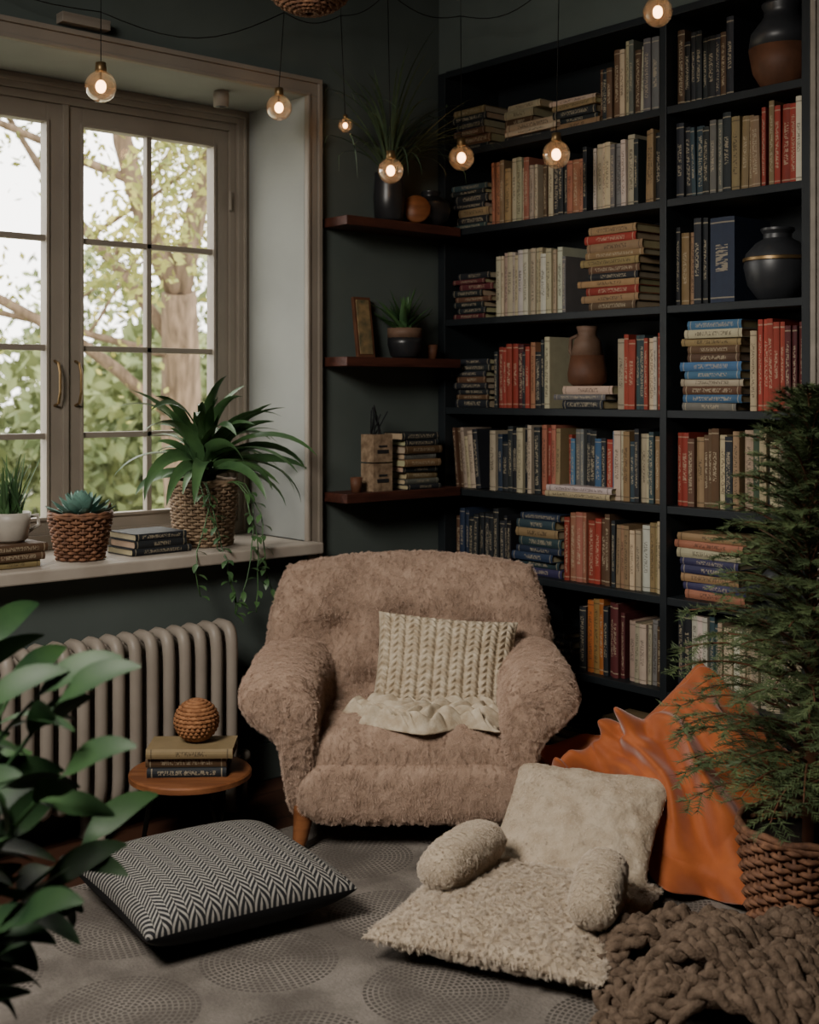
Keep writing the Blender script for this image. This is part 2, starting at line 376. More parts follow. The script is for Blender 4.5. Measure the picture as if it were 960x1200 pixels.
# ---------- bookcase
BX0,BX1=3.68,4.02; BY0,BY1=2.235,4.035
ZS=[.09,.403,.746,1.076,1.422,1.80,2.184,2.519,2.87]
b=MB()
b.box((BX1-.012,BY0,0),(BX1,BY1,2.88))
b.box((BX0,BY1-.045,0),(BX1-.012,BY1,2.88)); b.box((BX0,BY0,0),(BX1-.012,BY0+.03,2.88)); 
b.box((BX0,2.812,.09),(BX1-.012,2.842,2.87))
for z in ZS:
    b.box((BX0+.004,BY0+.03,z-.014),(BX1-.012,BY1-.045,z+.014))
b.box((BX0+.02,BY0+.03,0),(BX0+.04,BY1-.045,.08))
b.build('bookcase',m_black,smooth=False,bevel=.002)

# ---------- books
PAL=dict(cream='#b5a78e',tan='#8f7757',brown='#5b4432',dark='#262b2f',navy='#2b374d',teal='#35494d',red='#933a2e',salmon='#a06a54',orange='#a5642f',white='#beb7a9',blue='#466b8c',black='#17181a',grey='#6d6c69',green='#3c4a39',gold='#9c7c4a',maroon='#5a2b2d',purple='#3e3a5c')
def book(b,M,th,h,d,col,ink):
    c=hx(PAL[col]); k=U(.72,1.12); jit=[U(.92,1.08) for _ in range(3)]
    c=tuple(min(1,c[i]*k*jit[i]) for i in range(3))+(ink,)
    pg=tuple(x*U(.9,1.1) for x in hx('#b3a283')[:3])+(0,)
    t=.0022
    n=4; vs=[];uv=[];fs=[]
    for i in range(n+1):
        s=i/n; y=-th/2+th*s; x=-math.sin(math.pi*s)*min(.006,th*.16)
        vs+=[(x,y,0),(x,y,h)]
    for i in range(n):
        a=2*i; fs.append((a,a+1,a+3,a+2)); uv.append([(i/n,0),(i/n,1),((i+1)/n,1),((i+1)/n,0)])
    b.add(vs,fs,0,M,uv,c)
    b.box((0,-th/2,0),(d,-th/2+t,h),0,M,c); b.box((0,th/2-t,0),(d,th/2,h),0,M,c)
    b.box((.001,-th/2+t,.004),(d-.004,th/2-t,h-.004),0,M,pg)
def wpick(pal): 
    return rnd.choice(pal.split())
def uprights(b,z,ya,yb,pal,h0=.2,h1=.27,x=3.72,t0=.015,t1=.034,lean=0):
    y=ya; runc=None
    while True:
        th=U(t0,t1)
        if y-th<yb: break
        if runc and rnd.random()<.2: col,h=runc
        else: col,h=wpick(pal),U(h0,h1)
        runc=(col,h)
        d=U(.15,.2); l=lean if lean else (U(-2,2) if rnd.random()<.2 else 0)
        book(b,T((x+U(0,.02),y-th/2,z+abs(math.sin(math.radians(l)))*th/2))@RX(l),th,h,d,col,rnd.random())
        y-=th+.0012
def stack(b,z,yc,n,pal,ln=.22,x=3.72,t0=.018,t1=.036,jit=.02,M0=None,d0=.15,d1=.19):
    for i in range(n):
        th=U(t0,t1); l=ln*U(.85,1.1)
        M=T((x+U(-.01,.015),yc+U(-jit,jit)+l/2,z+th/2))@RZ(U(-3,3))@RX(90)
        if M0 is not None: M=M0@M
        book(b,M,th,l,U(d0,d1),wpick(pal),rnd.random()); z+=th+.0008
    return z
b=MB(); S=lambda i:ZS[i]+.0145
z=S(7); stack(b,z,3.87,6,'dark brown tan dark',.2); stack(b,z,3.52,3,'cream dark cream',.28); zz=stack(b,z,3.3,5,'cream dark tan cream dark',.24); stack(b,z+.01,3.62,5,'cream tan dark brown',.18,x=3.76)
uprights(b,z,3.09,2.85,'cream cream tan brown grey',.24,.29); uprights(b,z,3.17,3.09,'dark brown',.2,.22)
uprights(b,z,2.8,2.55,'dark teal black dark brown',.23,.29)
z=S(6); stack(b,z,3.87,7,'dark dark teal tan',.2); uprights(b,z,3.75,3.46,'tan cream tan salmon cream orange',.22,.27); uprights(b,z,3.46,3.2,'cream dark tan salmon brown',.2,.27); uprights(b,z,3.2,2.95,'cream cream white grey dark',.24,.28); uprights(b,z,2.95,2.85,'dark tan dark',.25,.28)
uprights(b,z,2.8,2.6,'dark teal grey dark',.24,.28); uprights(b,z,2.6,2.42,'tan brown dark red cream',.24,.29); uprights(b,z,2.42,2.27,'salmon red white red cream tan',.26,.31)
z=S(5); stack(b,z,3.87,8,'dark brown dark maroon',.2); uprights(b,z,3.73,3.36,'cream tan cream cream white tan',.24,.28); uprights(b,z,3.35,3.31,'grey brown')
stack(b,z,3.10,11,'cream tan red dark brown tan red',.27,t0=.024,t1=.034)
uprights(b,z,2.8,2.67,'dark grey tan dark cream',.26,.31); 
book(b,T((3.72,2.60,z)),.10,.3,.22,'navy',.99)
z=S(4); stack(b,z,3.87,8,'dark brown dark teal',.2); uprights(b,z,3.73,3.42,'red red maroon salmon cream dark red white',.22,.29)
zj=stack(b,z,3.24,3,'grey dark cream',.24); uprights(b,z,3.08,2.86,'cream red white teal blue red cream',.26,.3)
stack(b,z,2.645,11,'cream tan grey brown blue blue white cream',.25,t0=.025,t1=.033,jit=.012); uprights(b,z,2.49,2.27,'red maroon red salmon cream red',.27,.32)
z=S(3); uprights(b,z,3.96,3.8,'cream brown cream dark',.22,.28,lean=-6); uprights(b,z,3.76,3.5,'cream navy dark grey teal',.2,.28); uprights(b,z,3.5,3.36,'red dark red salmon tan',.24,.28); uprights(b,z,3.36,3.1,'dark grey white blue red',.22,.28,x=3.76); stack(b,z,3.25,2,'white cream',.3,x=3.69,t0=.02,t1=.03)
uprights(b,z,3.1,2.85,'cream white tan dark cream teal',.22,.28); uprights(b,z,2.8,2.52,'red tan brown cream dark orange brown',.24,.29); uprights(b,z,2.52,2.27,'white grey navy dark cream green',.24,.29)
z=S(2); uprights(b,z,3.98,3.62,'dark navy dark black teal brown',.2,.26); stack(b,z,3.49,8,'tan navy dark cream teal purple',.23,t0=.022); uprights(b,z,3.34,3.1,'brown red salmon cream white red',.24,.28); uprights(b,z,3.1,2.85,'cream white tan brown cream dark',.22,.27)
stack(b,z,2.65,8,'tan cream red salmon purple red',.27,t0=.022,t1=.034,jit=.012)
z=S(1); uprights(b,z,3.98,3.5,'dark brown dark'); stack(b,z,3.4,5,'dark brown cream',.2); uprights(b,z,3.26,3.02,'red orange tan gold dark maroon',.24,.29); uprights(b,z,3.02,2.85,'purple dark grey cream brown',.22,.27)
uprights(b,z,2.8,2.6,'cream dark white teal dark',.24,.29); uprights(b,z,2.6,2.27,'cream white grey dark cream',.22,.28)
z=S(0); stack(b,z,3.3,4,'tan dark cream',.24); stack(b,z,3.02,6,'cream dark tan brown',.26,x=3.70); uprights(b,z,3.9,3.5,'dark brown tan',.2,.25); uprights(b,z,2.8,2.3,'dark brown cream tan',.2,.26)
b.build('shelf_books',m_book,smooth=False)

# ---------- vases
def vase(name,loc,prof,mats,bands=()):
    b=MB(); b.lathe(prof,32,0)
    for (z,r,h) in bands: b.lathe([(r,z),(r+.003,z+.002),(r+.003,z+h-.002),(r,z+h)],32,1)
    o=b.build(name,mats,M=T(loc),auto='angle'); return o
def urn(R_,h,neck=.5,lip=.6): return [(R_*.45,0),(R_*.6,.01),(R_*.88,h*.22),(R_,h*.48),(R_*.93,h*.66),(R_*.65,h*.8),(R_*neck,h*.86),(R_*neck,h*.92),(R_*lip,h*.97),(R_*lip,h),(R_*lip*.85,h*.99),(R_*neck*.8,h*.9),(.001,h*.88)]
m_vase=mat('charcoal_glaze','#35373a','#28292c',rough=.4,scale=5,spec=.5)
b=MB(); u_=urn(.115,.3,.55,.62); b.lathe(u_[:4],32,1); b.lathe(u_[3:],32,0); b.build('clay_urn',[m_vase,m_clay],M=T((3.80,2.41,S(7))))
vase('banded_vase',(3.80,2.43,S(5)),urn(.115,.25,.42,.5),[m_vase,m_brass],((.135,.1145,.014),))
vase('black_jug',(3.95,2.315,S(5)),urn(.035,.22,.5,.6),[m_vase,m_brass])
vase('round_pot',(3.79,2.40,S(2)),urn(.08,.17,.7,.8),[m_vase,m_brass])
m_clay2=mat('tan_clay','#7c6252','#5d4738',rough=.6,scale=8,bump=.15)
b=MB(); b.lathe([(.055,0),(.075,.015),(.078,.05),(.066,.12)],28,0); b.lathe([(.066,.12),(.052,.18),(.036,.2),(.038,.215),(.044,.235),(.03,.235),(.02,.2),(.001,.2)],28,1)
b.tube([(0,.05,.2),(0,.085,.19),(0,.09,.14),(0,.066,.1)],.008,8,1); b.build('clay_pitcher',[m_clay,m_clay2],M=T((3.79,3.28,zj)))

# ---------- corner shelves
for z in [1.10,1.642,2.20]:
    b=MB(); b.box((3.06,3.885,z-.038),(3.675,WY-.001,z-.0005)); b.build('floating_shelf',m_shelf,smooth=False,bevel=.003)
b=MB()
b.lathe([(.045,0),(.06,.01),(.065,.1),(.058,.19),(.062,.2),(.05,.19),(.001,.17)],20,0)
for i in range(75):
    az=U(0,6.28)
    if math.sin(az)>.35: az=-az
    b.leaf((0,0,.17),az,U(45,88),U(.3,.68),.012,U(30,150),10,1,.2,0)
b.clampy(.085); b.v=[(max(-.27,min(x,.33)),y,z) for x,y,z in b.v]; b.build('spider_palm',[m_dark,mat('grey_green_leaf','#4e6046','#3b4c39',rough=.5)],M=T((3.33,3.95,2.2)))
b=MB(); b.lathe([(.001,-.012),(.055,-.012),(.06,0),(.055,.012),(.001,.012)],24,0,T((0,0,.062))@RX(80)); b.tube([(0,.01,0),(0,.012,.02)],.012,8,0); b.build('wood_slice',m_wood,M=T((3.45,3.915,2.2))@RZ(-35))
vase('black_bowl_vase',(3.57,3.96,2.2),urn(.085,.15,.45,.5),[m_dark,m_brass])
b=MB(); Mf=RX(-8); b.box((-.045,-.008,0),(.045,.008,.25),0,Mf); b.box((-.034,-.011,.012),(.034,-.006,.238),1,Mf); b.build('picture_frame',[m_clay,mat('botanical_print','#4a4a38','#8a7350',scale=25,rough=.6)],M=T((3.24,3.99,1.643)),smooth=False,bevel=.002)
b=MB()
b.lathe([(.045,0),(.06,.01),(.072,.06),(.072,.085)],24,0); b.lathe([(.072,.085),(.073,.125),(.066,.125),(.06,.11),(.001,.108)],24,2)
for i in range(44):
    b.leaf((U(-.02,.02),U(-.02,.02),.11),U(0,6.28),U(25,85),U(.12,.21),.022,U(-20,40),7,1,.5,0)
b.clampy(.085); b.build('potted_aloe',[m_dark,m_leaf,m_clay2],M=T((3.42,3.955,1.642)))
b=MB(); b.lathe([(.018,0),(.024,.06),(.02,.06),(.016,.01),(.001,.01)],16,0); b.build('small_cup',m_clay,M=T((3.57,3.95,1.642)))
b=MB()
for i,zz in enumerate((0,.118)):
    b.box((-.05,-.04,zz),(.05,.04,zz+.112),0); b.box((-.03,-.0415,zz+.035),(.03,-.04,zz+.05),1); b.box((-.022,-.0415,zz+.06),(.022,-.04,zz+.068),1)
for i in range(9): b.tube([(U(-.03,.03),U(-.02,.02),.22),(U(-.05,.05),U(-.02,.02),U(.3,.36))],.003,5,1)
b.build('wooden_box_stack',[m_wickl,m_dark],smooth=False,M=T((3.265,3.95,1.10)))
b=MB(); stack(b,1.10,0,9,'cream dark tan grey brown',.2,t0=.02,t1=.032,x=0,jit=.01,M0=T((3.47,3.90,0))@RZ(90),d0=.11,d1=.125); b.build('book_stack',m_book,smooth=False)
b=MB(); b.lathe([(.02,0),(.025,.06),(.02,.06),(.016,.01),(.001,.01)],16,0); b.build('small_cup',m_clay,M=T((3.15,3.94,1.10)))

# ---------- baskets
def basket(b,r0,r1,h,m=0,n=26,rows=18,rs=.005):
    for i in range(n):
        A=2*math.pi*i/n; b.tube([(r0*math.cos(A),r0*math.sin(A),0),(r1*math.cos(A),r1*math.sin(A),h)],rs*.9,5,m)
    for k in range(rows):
        t=(k+.5)/rows; r=r0+(r1-r0)*t; pts=[]
        for j in range(n*4):
            A=2*math.pi*j/(n*4); rr=r+rs*1.5*math.cos(n/2*A+math.pi*k); pts.append((rr*math.cos(A),rr*math.sin(A),h*t))
        b.tube(pts,h/rows*.5,5,m,closed=True)
    for dz in (0,rs*1.6): 
        pts=[((r1+rs*.5)*math.cos(2*math.pi*j/40),(r1+rs*.5)*math.sin(2*math.pi*j/40),h+dz+rs*.6*math.sin(j*1.5+dz*300)) for j in range(40)]
        b.tube(pts,rs*1.5,6,m,closed=True)
    b.lathe([(r0,.002),(r0*.97,.004),(r1*.93,h*.9),(.001,h*.88)],24,1)
b=MB(); basket(b,.105,.125,.24,0,30,20)
for i in range(70):
    az=U(0,6.28); el=U(20,88); ln=U(.34,.50)
    if math.sin(az)>.2: ln*=.55
    b.leaf((U(-.03,.03),U(-.03,.03),.23+U(0,.1)),az,el,ln,U(.048,.066),U(50,125),12,2,.3,0,twist=U(-.9,.9))
for i in range(6):
    az=U(-2.4,-.5); p=[Vector((.09*math.cos(az),.11*math.sin(az),.24))]
    d=Vector((math.cos(az)*.03,math.sin(az)*.055,.01))
    for k in range(int(U(9,15))):
        p.append(p[-1]+d); d=Vector((d.x*.8+U(-.012,.012),d.y*.72,max(-.04,d.z-.02)))
        if p[-1].z<-.0 and p[-1].y>-.26: p[-1].y=-.26-U(0,.02)
        if k>1: b.leaf(p[-1],U(-3.1,0),U(-40,20),.05,.024,50,4,2,.2,1)
    b.tube(p,.0025,5,2)
b.clampy(.22); b.v=[(min(x,.36 if y>-.17 else 9),y,z) for x,y,z in b.v]
b.build('potted_dracaena',[m_wickl,m_soil,m_leaf],M=T((2.60,4.2,.911)))
b=MB(); basket(b,.075,.105,.155,0,26,13)
for k in range(6):
    for j in range(10-k):
        A=2*math.pi*j/(10-k)+k*.4; r=.01+.008*(5-k)
        b.leaf((r*math.cos(A),r*math.sin(A),.15+k*.008),A,15+k*12,.085-k*.006,.045,-35,6,2,.5,1)
b.tube([(.1,0,.15),(.115,0,.19),(.12,.0,.15)],.006,6,0)
b.build('potted_succulent',[m_wick,m_soil,m_succ],M=T((2.045,4.12,.911)))
b=MB(); stack(b,.911,0,3,'dark white dark',.25,t0=.022,t1=.032,x=0,M0=T((2.335,4.05,0))@RZ(90),jit=.008) 
b.build('sill_books',m_book,smooth=False)
b=MB(); zt=stack(b,.911,0,3,'tan brown cream',.2,t0=.022,t1=.03,x=0,M0=T((1.77,4.03,0))@RZ(90),jit=.008)
b.build('sill_books',m_book,smooth=False)
b=MB(); b.lathe([(.045,0),(.06,.01),(.068,.07),(.07,.1),(.062,.1),(.055,.085),(.001,.08)],24,0)
b.tube([(.068,0,.08),(.1,0,.085),(.105,0,.05),(.066,0,.03)],.007,8,0)
for i in range(60): b.leaf((U(-.03,.03),U(-.03,.03),.085),U(0,6.28),U(55,88),U(.12,.24),.014,U(-5,45),7,1,.4,2)
b.build('potted_grass',[m_white,m_leaf],M=T((1.79,4.13,zt)))

# ---------- string lights
b=MB()
BUL=[((2.026,3.93,2.545),.054,(2.026,3.93,2.80)),((2.745,3.9,2.575),.049,(2.79,3.93,2.95)),((3.086,3.93,2.56),.028,(3.08,3.95,3.0)),((3.128,3.7,2.355),.05,(3.13,3.72,3.05)),((3.5,3.696,2.45),.052,(3.49,3.69,3.02)),((3.45,3.136,2.377),.052,(3.46,3.13,3.04)),((3.4,2.633,2.777),.05,(3.4,2.63,3.15))]
for (c,r,a) in BUL:
    c=Vector(c);a=Vector(a)
    b.sphere(c,r,20,14,0); b.sphere(c,(r*.34,r*.34,r*.42),10,8,1)
    b.tube([c+Vector((0,0,r*.3)),c+Vector((0,0,r*.92))],r*.08,6,2)
    b.tube([c+Vector((0,0,r*.9)),c+Vector((0,0,r*.95)),c+Vector((0,0,r*1.5)),c+Vector((0,0,r*1.55))],[r*.3,r*.36,r*.33,r*.2],12,3)
    b.tube([c+Vector((0,0,r*1.5)),a],.0018,5,2)
anch=[Vector((1.2,4.03,3.1))]+[Vector(x[2]) for x in BUL]+[Vector((3.3,1.6,3.38))]
for p,q in zip(anch[:-1],anch[1:]):
    b.tube([p.lerp(q,t/10)-Vector((0,0,.12*math.sin(math.pi*t/10)*min(1,(q-p).length))) for t in range(11)],.002,5,2)
for p in anch[1:-1]: b.tube([p,Vector((p.x,p.y,H))],.0012,4,2)
b.build('string_lights',[m_bulb,m_fil,m_wire,m_brass])
b=MB(); b.box((1.92,4.0,2.765),(2.1,4.05,2.80)); b.build('light_bracket',m_cream,smooth=False,bevel=.002)
# rattan pendant
b=MB(); rp=.145
for k in range(13):
    t=k/12; A=math.pi*(.06+.44*t); pts=[]
    for j in range(72):
        th=2*math.pi*j/72; rr=rp*math.sin(A)+.003*math.cos(36*th/2+math.pi*k); pts.append((rr*math.cos(th),rr*math.sin(th),-rp*.85*math.cos(A)))
    b.tube(pts,.0065,5,0,closed=True)
for j in range(28):
    th=2*math.pi*j/28; b.tube([(rp*math.sin(A)*math.cos(th),rp*math.sin(A)*math.sin(th),-rp*.85*math.cos(A)) for A in [math.pi*(.03+.5*i/8) for i in range(9)]],.004,5,0)
pts=[((rp+.005)*math.cos(2*math.pi*j/40),(rp+.005)*math.sin(2*math.pi*j/40),.01) for j in range(40)]; b.tube(pts,.012,6,0,closed=True)
for j in range(3):
    th=2.1*j; b.tube([(rp*math.cos(th),rp*math.sin(th),.01),(0,0,.2)],.003,5,1)
pc=seat(-.31,3.9,2.80); b.tube([(0,0,.2),(0,0,H-pc.z)],.003,6,1)
b.build('rattan_pendant_lamp',[m_wick,m_wire],M=T(pc))

# ---------- fur
def furmat(name,root,tip):
    m,nt,b=newmat(name); N=nt.nodes
    hi=N.new('ShaderNodeHairInfo')
    f=mnode(nt,'ADD',mnode(nt,'MULTIPLY',hi.outputs['Intercept'],.7),mnode(nt,'MULTIPLY',hi.outputs['Random'],.3))
    L(nt,mixc(nt,f,hx(root),hx(tip)),b.inputs['Base Color']); b.inputs['Roughness'].default_value=.75; b.inputs['Specular IOR Level'].default_value=.15
    return m
def fur(ob,count,length,kids=12,rad=.0008,slot=2,rand=.6,down=-.4,clump=.1,rough=.3,seed=1):
    ob.modifiers.new('fur','PARTICLE_SYSTEM'); p=ob.particle_systems[-1].settings; ob.particle_systems[-1].seed=seed
    p.type='HAIR'; p.count=count; p.use_advanced_hair=True; p.hair_length=length; p.hair_step=4
    p.emit_from='FACE'; p.use_even_distribution=True
    nf=length/4
    p.normal_factor=nf*.7; p.factor_random=nf*rand; p.object_align_factor=(0,0,nf*down)
    p.child_type='INTERPOLATED'; p.child_percent=2; p.rendered_child_count=kids
    p.clump_factor=clump; p.roughness_1=length*rough*.5; p.roughness_1_size=.05; p.roughness_2=length*rough; p.roughness_2_size=1; p.roughness_endpoint=length*rough
    p.child_length=1; p.render_step=3; p.display_step=3
    p.root_radius=1; p.tip_radius=.3; p.radius_scale=rad; p.use_close_tip=True; p.material=slot
m_chairskin=mat('teddy_fabric','#a58d7b','#8e7766',rough=.95,scale=20,bump=.5,bscale=90)
m_chairfur=furmat('teddy_fur','#9c8472','#ceb4a2')
m_cskin=mat('cream_fleece','#b8aa96','#a2927d',rough=.95,scale=20,bump=.5,bscale=80)
m_cfur=furmat('cream_fur','#b4a490','#ded2c2')
CH=SM(0.0,4.07,0,0)
arm=empty('armchair',CH)
def bump_back(u,v,sg):
    if sg<0: return 0
    d=0
    for (a,c) in ((-.5,.3),(0,.35),(.5,.3),(-.27,-.2),(.27,-.2)):
        d-=.05*math.exp(-((u-a)**2*45+(v-c)**2*60))
    d-=.014*math.exp(-((abs(u)-.5+.25*(v-.3))*9)**2)
    return d+.020*noise.noise(Vector((u*4,v*4,3)))+.005*noise.noise(Vector((u*13,v*10,5)))
b=MB(); Mb=T((0,.66,.495))@RX(-10)@RX(90)
b.cushion(1.05,.81,.32,80,66,rc=.52,pinch=-.0,p=4.5,q=.42,m=0,M=Mb,disp=bump_back,bend=.13)
ob=b.build('backrest',[m_chairskin,m_chairfur],weld=True); ob.parent=arm; fur(ob,14000,.0085,13,slot=2,seed=1,rand=.9,clump=0)
b=MB(); b.cushion(.74,.66,.25,60,60,rc=.15,pinch=0,p=6,q=.35,m=0,M=T((0,.33,.27))@RX(-2),disp=lambda u,v,sg:(.02*(1-u*u)+.014*noise.noise(Vector((u*3,v*3,9)))+.004*noise.noise(Vector((u*10,v*10,9))) if sg>0 else 0)); 
b.cushion(.74,.34,.20,30,20,rc=.1,pinch=0,p=8,q=.3,m=0,M=T((0,.14,.20)))
ob=b.build('seat',[m_chairskin,m_chairfur],weld=True); ob.parent=arm; fur(ob,12000,.0085,13,slot=2,seed=2,rand=.9,clump=0)
def spline(ctrl,n):
    o=[];k=len(ctrl)
    for i in range(k):
        p0,p1,p2,p3=[Vector(ctrl[(i+j-1)%k]) for j in range(4)]
        for s in range(n):
            t=s/n; o.append(.5*((2*p1)+(p2-p0)*t+(2*p0-5*p1+4*p2-p3)*t*t+(-p0+3*p1-3*p2+p3)*t**3))
    return o
for sgn,nm in ((-1,'arm_left'),(1,'arm_right')):
    prof=spline([(.33,.13),(.385,.13),(.405,.25),(.435,.38),(.505,.43),(.555,.50),(.515,.585),(.41,.60),(.33,.56),(.30,.47),(.31,.3)],6)
    ctr=Vector((.41,.42)); rows=[(-.045,.0),(-.043,.3),(-.036,.66),(-.02,.88),(.01,.97),(.05,1)]+[(.1+.05*k,1) for k in range(10)]+[(.62,.98),(.66,.97),(.72,.8),(.74,.3)]
    vs=[];n=len(prof)
    for (y,s) in rows:
        for q in prof:
            p=ctr.lerp(q,s); zl=p.y+max(0,y-.2)*.14*max(0,(p.y-.2)); pull=max(0,y-.3)*.12
            dd=.012*noise.noise(Vector((p.x*9,y*7,p.y*9+sgn*5)))
            cx=(p-ctr); cx=cx.normalized()*dd if cx.length>.01 else Vector((0,0))
            vs.append((sgn*(p.x-pull+cx.x),y+(.05 if p.y<.35 else 0)*(.35-p.y)/.35*1.2,max(.125,zl+cx.y)))
    fs=[(i*n+j,i*n+(j+1)%n,(i+1)*n+(j+1)%n,(i+1)*n+j) for i in range(len(rows)-1) for j in range(n)]
    b=MB(); b.add(vs,fs,0); ob=b.build(nm,[m_chairskin,m_chairfur],weld=True,subsurf=0); ob.parent=arm; fur(ob,10000,.0085,13,slot=2,seed=4+sgn,rand=.9,clump=0)
b=MB()
for (x,y) in ((-.345,.03),(.345,.03),(-.33,.6),(.33,.6)):
    b.tube([(x*1.06,y-.02*(1 if y<.3 else -1),.013),(x*1.03,y-.01,.05),(x,y,.13),(x,y,.16)],[.02,.025,.034,.036],12)
b.box((-.36,.03,.12),(.36,.62,.15))
ob=b.build('legs',m_wood,auto='angle'); ob.parent=arm
# knit pillow
m_knit=mat('cream_knit','#c2b6a1','#a4947d',rough=.95,scale=30,bump=.3,bscale=200)
def knit(u,v,sg):
    if sg<0: return 0
    c=(u*.5+.5)*9; xx=c-math.floor(c)
    if xx<.78:
        w=xx/.78; h=abs(math.sin(math.pi*w*2))**.6*(.5+.5*math.sin(2*math.pi*((v*.5+.5)*17+abs(w-.5)*1.4)))
        return .004+.015*h
    return -.002+.004*math.sin(2*math.pi*(v*.5+.5)*34)
b=MB(); b.cushion(.50,.41,.17,170,150,pinch=.06,M=T((.12,.35,.51))@RZ(-4)@RY(4)@RX(-24)@RX(90),disp=knit)
ob=b.build('knit_pillow',m_knit,weld=True,M=CH)
b=MB(); nu,nv=120,60; vs=[]
for i in range(nu+1):
    for j in range(nv+1):
        u=i/nu;v=j/nv
        x=-.22+.54*u+.03*math.sin(v*7+u*4); y=.05+.22*v+.03*math.sin(u*11)-.04*math.sin(math.pi*u)
        e=min(1,min(u,1-u)*9)*min(1,(v)*7)
        w=noise.noise(Vector((u*5,v*4,0)))
        z=.398+e*(.022+.028*abs(math.sin(u*20+v*7+5*w))+.018*abs(math.sin(v*11-u*9+4*w)))
        vs.append((x,y,z))
fs=[(i*(nv+1)+j,(i+1)*(nv+1)+j,(i+1)*(nv+1)+j+1,i*(nv+1)+j+1) for i in range(nu) for j in range(nv)]
b.add(vs,fs)
ob=b.build('cream_throw',m_knit,M=CH); sm=ob.modifiers.new('s','SOLIDIFY'); sm.thickness=.006

# ---------- fluffy floor chair
FC=SM(.30,3.42,0.014,-24.4)
fc=empty('fluffy_floor_chair',FC)
pil=lambda s_:(lambda u,v,sg: .012*noise.noise(Vector((u*4,v*4,s_)))+.006*noise.noise(Vector((u*11,v*11,s_))))
b=MB(); b.cushion(.64,.64,.13,60,60,pinch=.07,p=2.4,q=.55,M=T((0,0,.072)),disp=pil(1)); ob=b.build('seat_cushion',[m_cskin,m_cfur],weld=True); ob.parent=fc; fur(ob,15000,.0085,12,slot=2,rand=1.1,seed=11,down=-.2,clump=.05)
b=MB(); b.cushion(.50,.45,.14,60,60,pinch=.07,p=2.4,q=.55,M=T((0.035,.43,.175))@RX(32),disp=pil(2)); ob=b.build('back_cushion',[m_cskin,m_cfur],weld=True); ob.parent=fc; fur(ob,11000,.011,12,slot=2,rand=1.1,seed=12,down=-.2,clump=.05)
for x,y,rz,nm in ((-.19,.06,-10,'armrest_left'),(.225,-.01,8,'armrest_right')):
    b=MB(); b.cushion(.13,.34,.13,24,30,rc=.5,pinch=0,p=3,q=.45,M=T((x,y,.182))@RX(3)@RZ(rz)); ob=b.build(nm,[m_cskin,m_cfur],weld=True); ob.parent=fc; fur(ob,3500,.006,10,slot=2,seed=14)
# ---------- herringbone floor cushion
b=MB(); b.cushion(.62,.60,.19,50,50,pinch=.045,p=3,q=.42,m=0,mb=1,tb=1.0)
b.build('herringbone_floor_cushion',[m_herr,mat('black_piping','#121316')],weld=True,M=SM(-.57,3.61,.108,33))

# ---------- side table
b=MB(); b.lathe([(.001,.235),(.19,.235),(.2,.24),(.2,.255),(.195,.26),(.001,.26)],40,0)
for k in range(3):
    A=math.radians(200+120*k)
    c,s=math.cos(A),math.sin(A)
    b.tube([(.12*c-.03*s,.12*s+.03*c,.235),(.16*c,.16*s,.008),(.12*c+.03*s,.12*s-.03*c,.235)],.006,6,1)
b.tube([(.12*math.cos(a),.12*math.sin(a),.232) for a in [i*.3142 for i in range(20)]],.005,6,1,closed=True)
TB=SM(-.72,4.13,0)
b.build('side_table',[m_wood,m_metal],M=TB,auto='angle')
b=MB(); zt=stack(b,.2605,0,3,'brown tan dark brown',.29,x=-.08,t0=.024,t1=.034,jit=.008,M0=RZ(90)); b.build('table_books',m_book,smooth=False,M=SM(-.72,4.13,0)@RZ(4))
b=MB(); rb=.065
for k in range(16):
    A=math.pi*(k+.5)/16; pts=[]; n=max(8,int(26*math.sin(A)))
    for j in range(n*2):
        th=2*math.pi*j/(2*n); rr=(rb+.004*math.cos(n*th))*math.sin(A); pts.append((rr*math.cos(th),rr*math.sin(th),rb*math.cos(A)+rb))
    b.tube(pts,.0075,6,closed=True)
b.sphere((0,0,rb),rb*.95)
b.build('woven_ball',mat('rattan_ball','#a5744e','#7d5233',rough=.8,scale=60,bump=.4),M=TB@T((.02,0,zt+.004)))
# ---------- orange blanket
b=MB(); b.cushion(.44,.44,.13,30,30,pinch=.05,p=3,M=T((0,0,.305))@RX(-14)@RX(90)@RZ(45)); b.build('orange_cushion',m_orange,weld=True,M=SM(.96,4.13,.0,-10))
def cr(P,t):
    k=len(P)-1; s=t*k; i=min(int(s),k-1); f=s-i
    p0,p1,p2,p3=[Vector(P[max(0,min(k,i+j-1))]) for j in range(4)]
    return .5*((2*p1)+(p2-p0)*f+(2*p0-5*p1+4*p2-p3)*f*f+(-p0+3*p1-3*p2+p3)*f**3)
top=[(.40,4.27,.29),(.52,4.25,.31),(.62,4.18,.355),(.70,4.10,.405),(.78,4.04,.44),(.87,4.07,.51),(.95,4.10,.605),(1.03,4.08,.53),(1.12,4.10,.44)]
mid=[(.40,4.15,.24),(.52,4.08,.25),(.62,4.01,.27),(.70,3.92,.31),(.79,3.85,.31),(.88,3.82,.31),(.97,3.82,.31),(1.06,3.87,.30),(1.15,3.94,.27)]
bot=[(.42,4.12,.20),(.54,4.05,.20),(.66,3.98,.18),(.74,3.87,.11),(.80,3.78,.05),(.87,3.70,.022),(.96,3.65,.02),(1.06,3.68,.02),(1.16,3.80,.02)]
nu,nv=300,150; G=[]
for i in range(nu+1):
    u=i/nu; A_,B_,C_=cr(top,u),cr(mid,u),cr(bot,u); row=[]
    for j in range(nv+1):
        s=j/nv
        row.append(A_*(1-s)**2+B_*2*s*(1-s)+C_*s*s)
    G.append(row)
def soft(x): return .5+.5*math.cos(2*x)
vs=[]
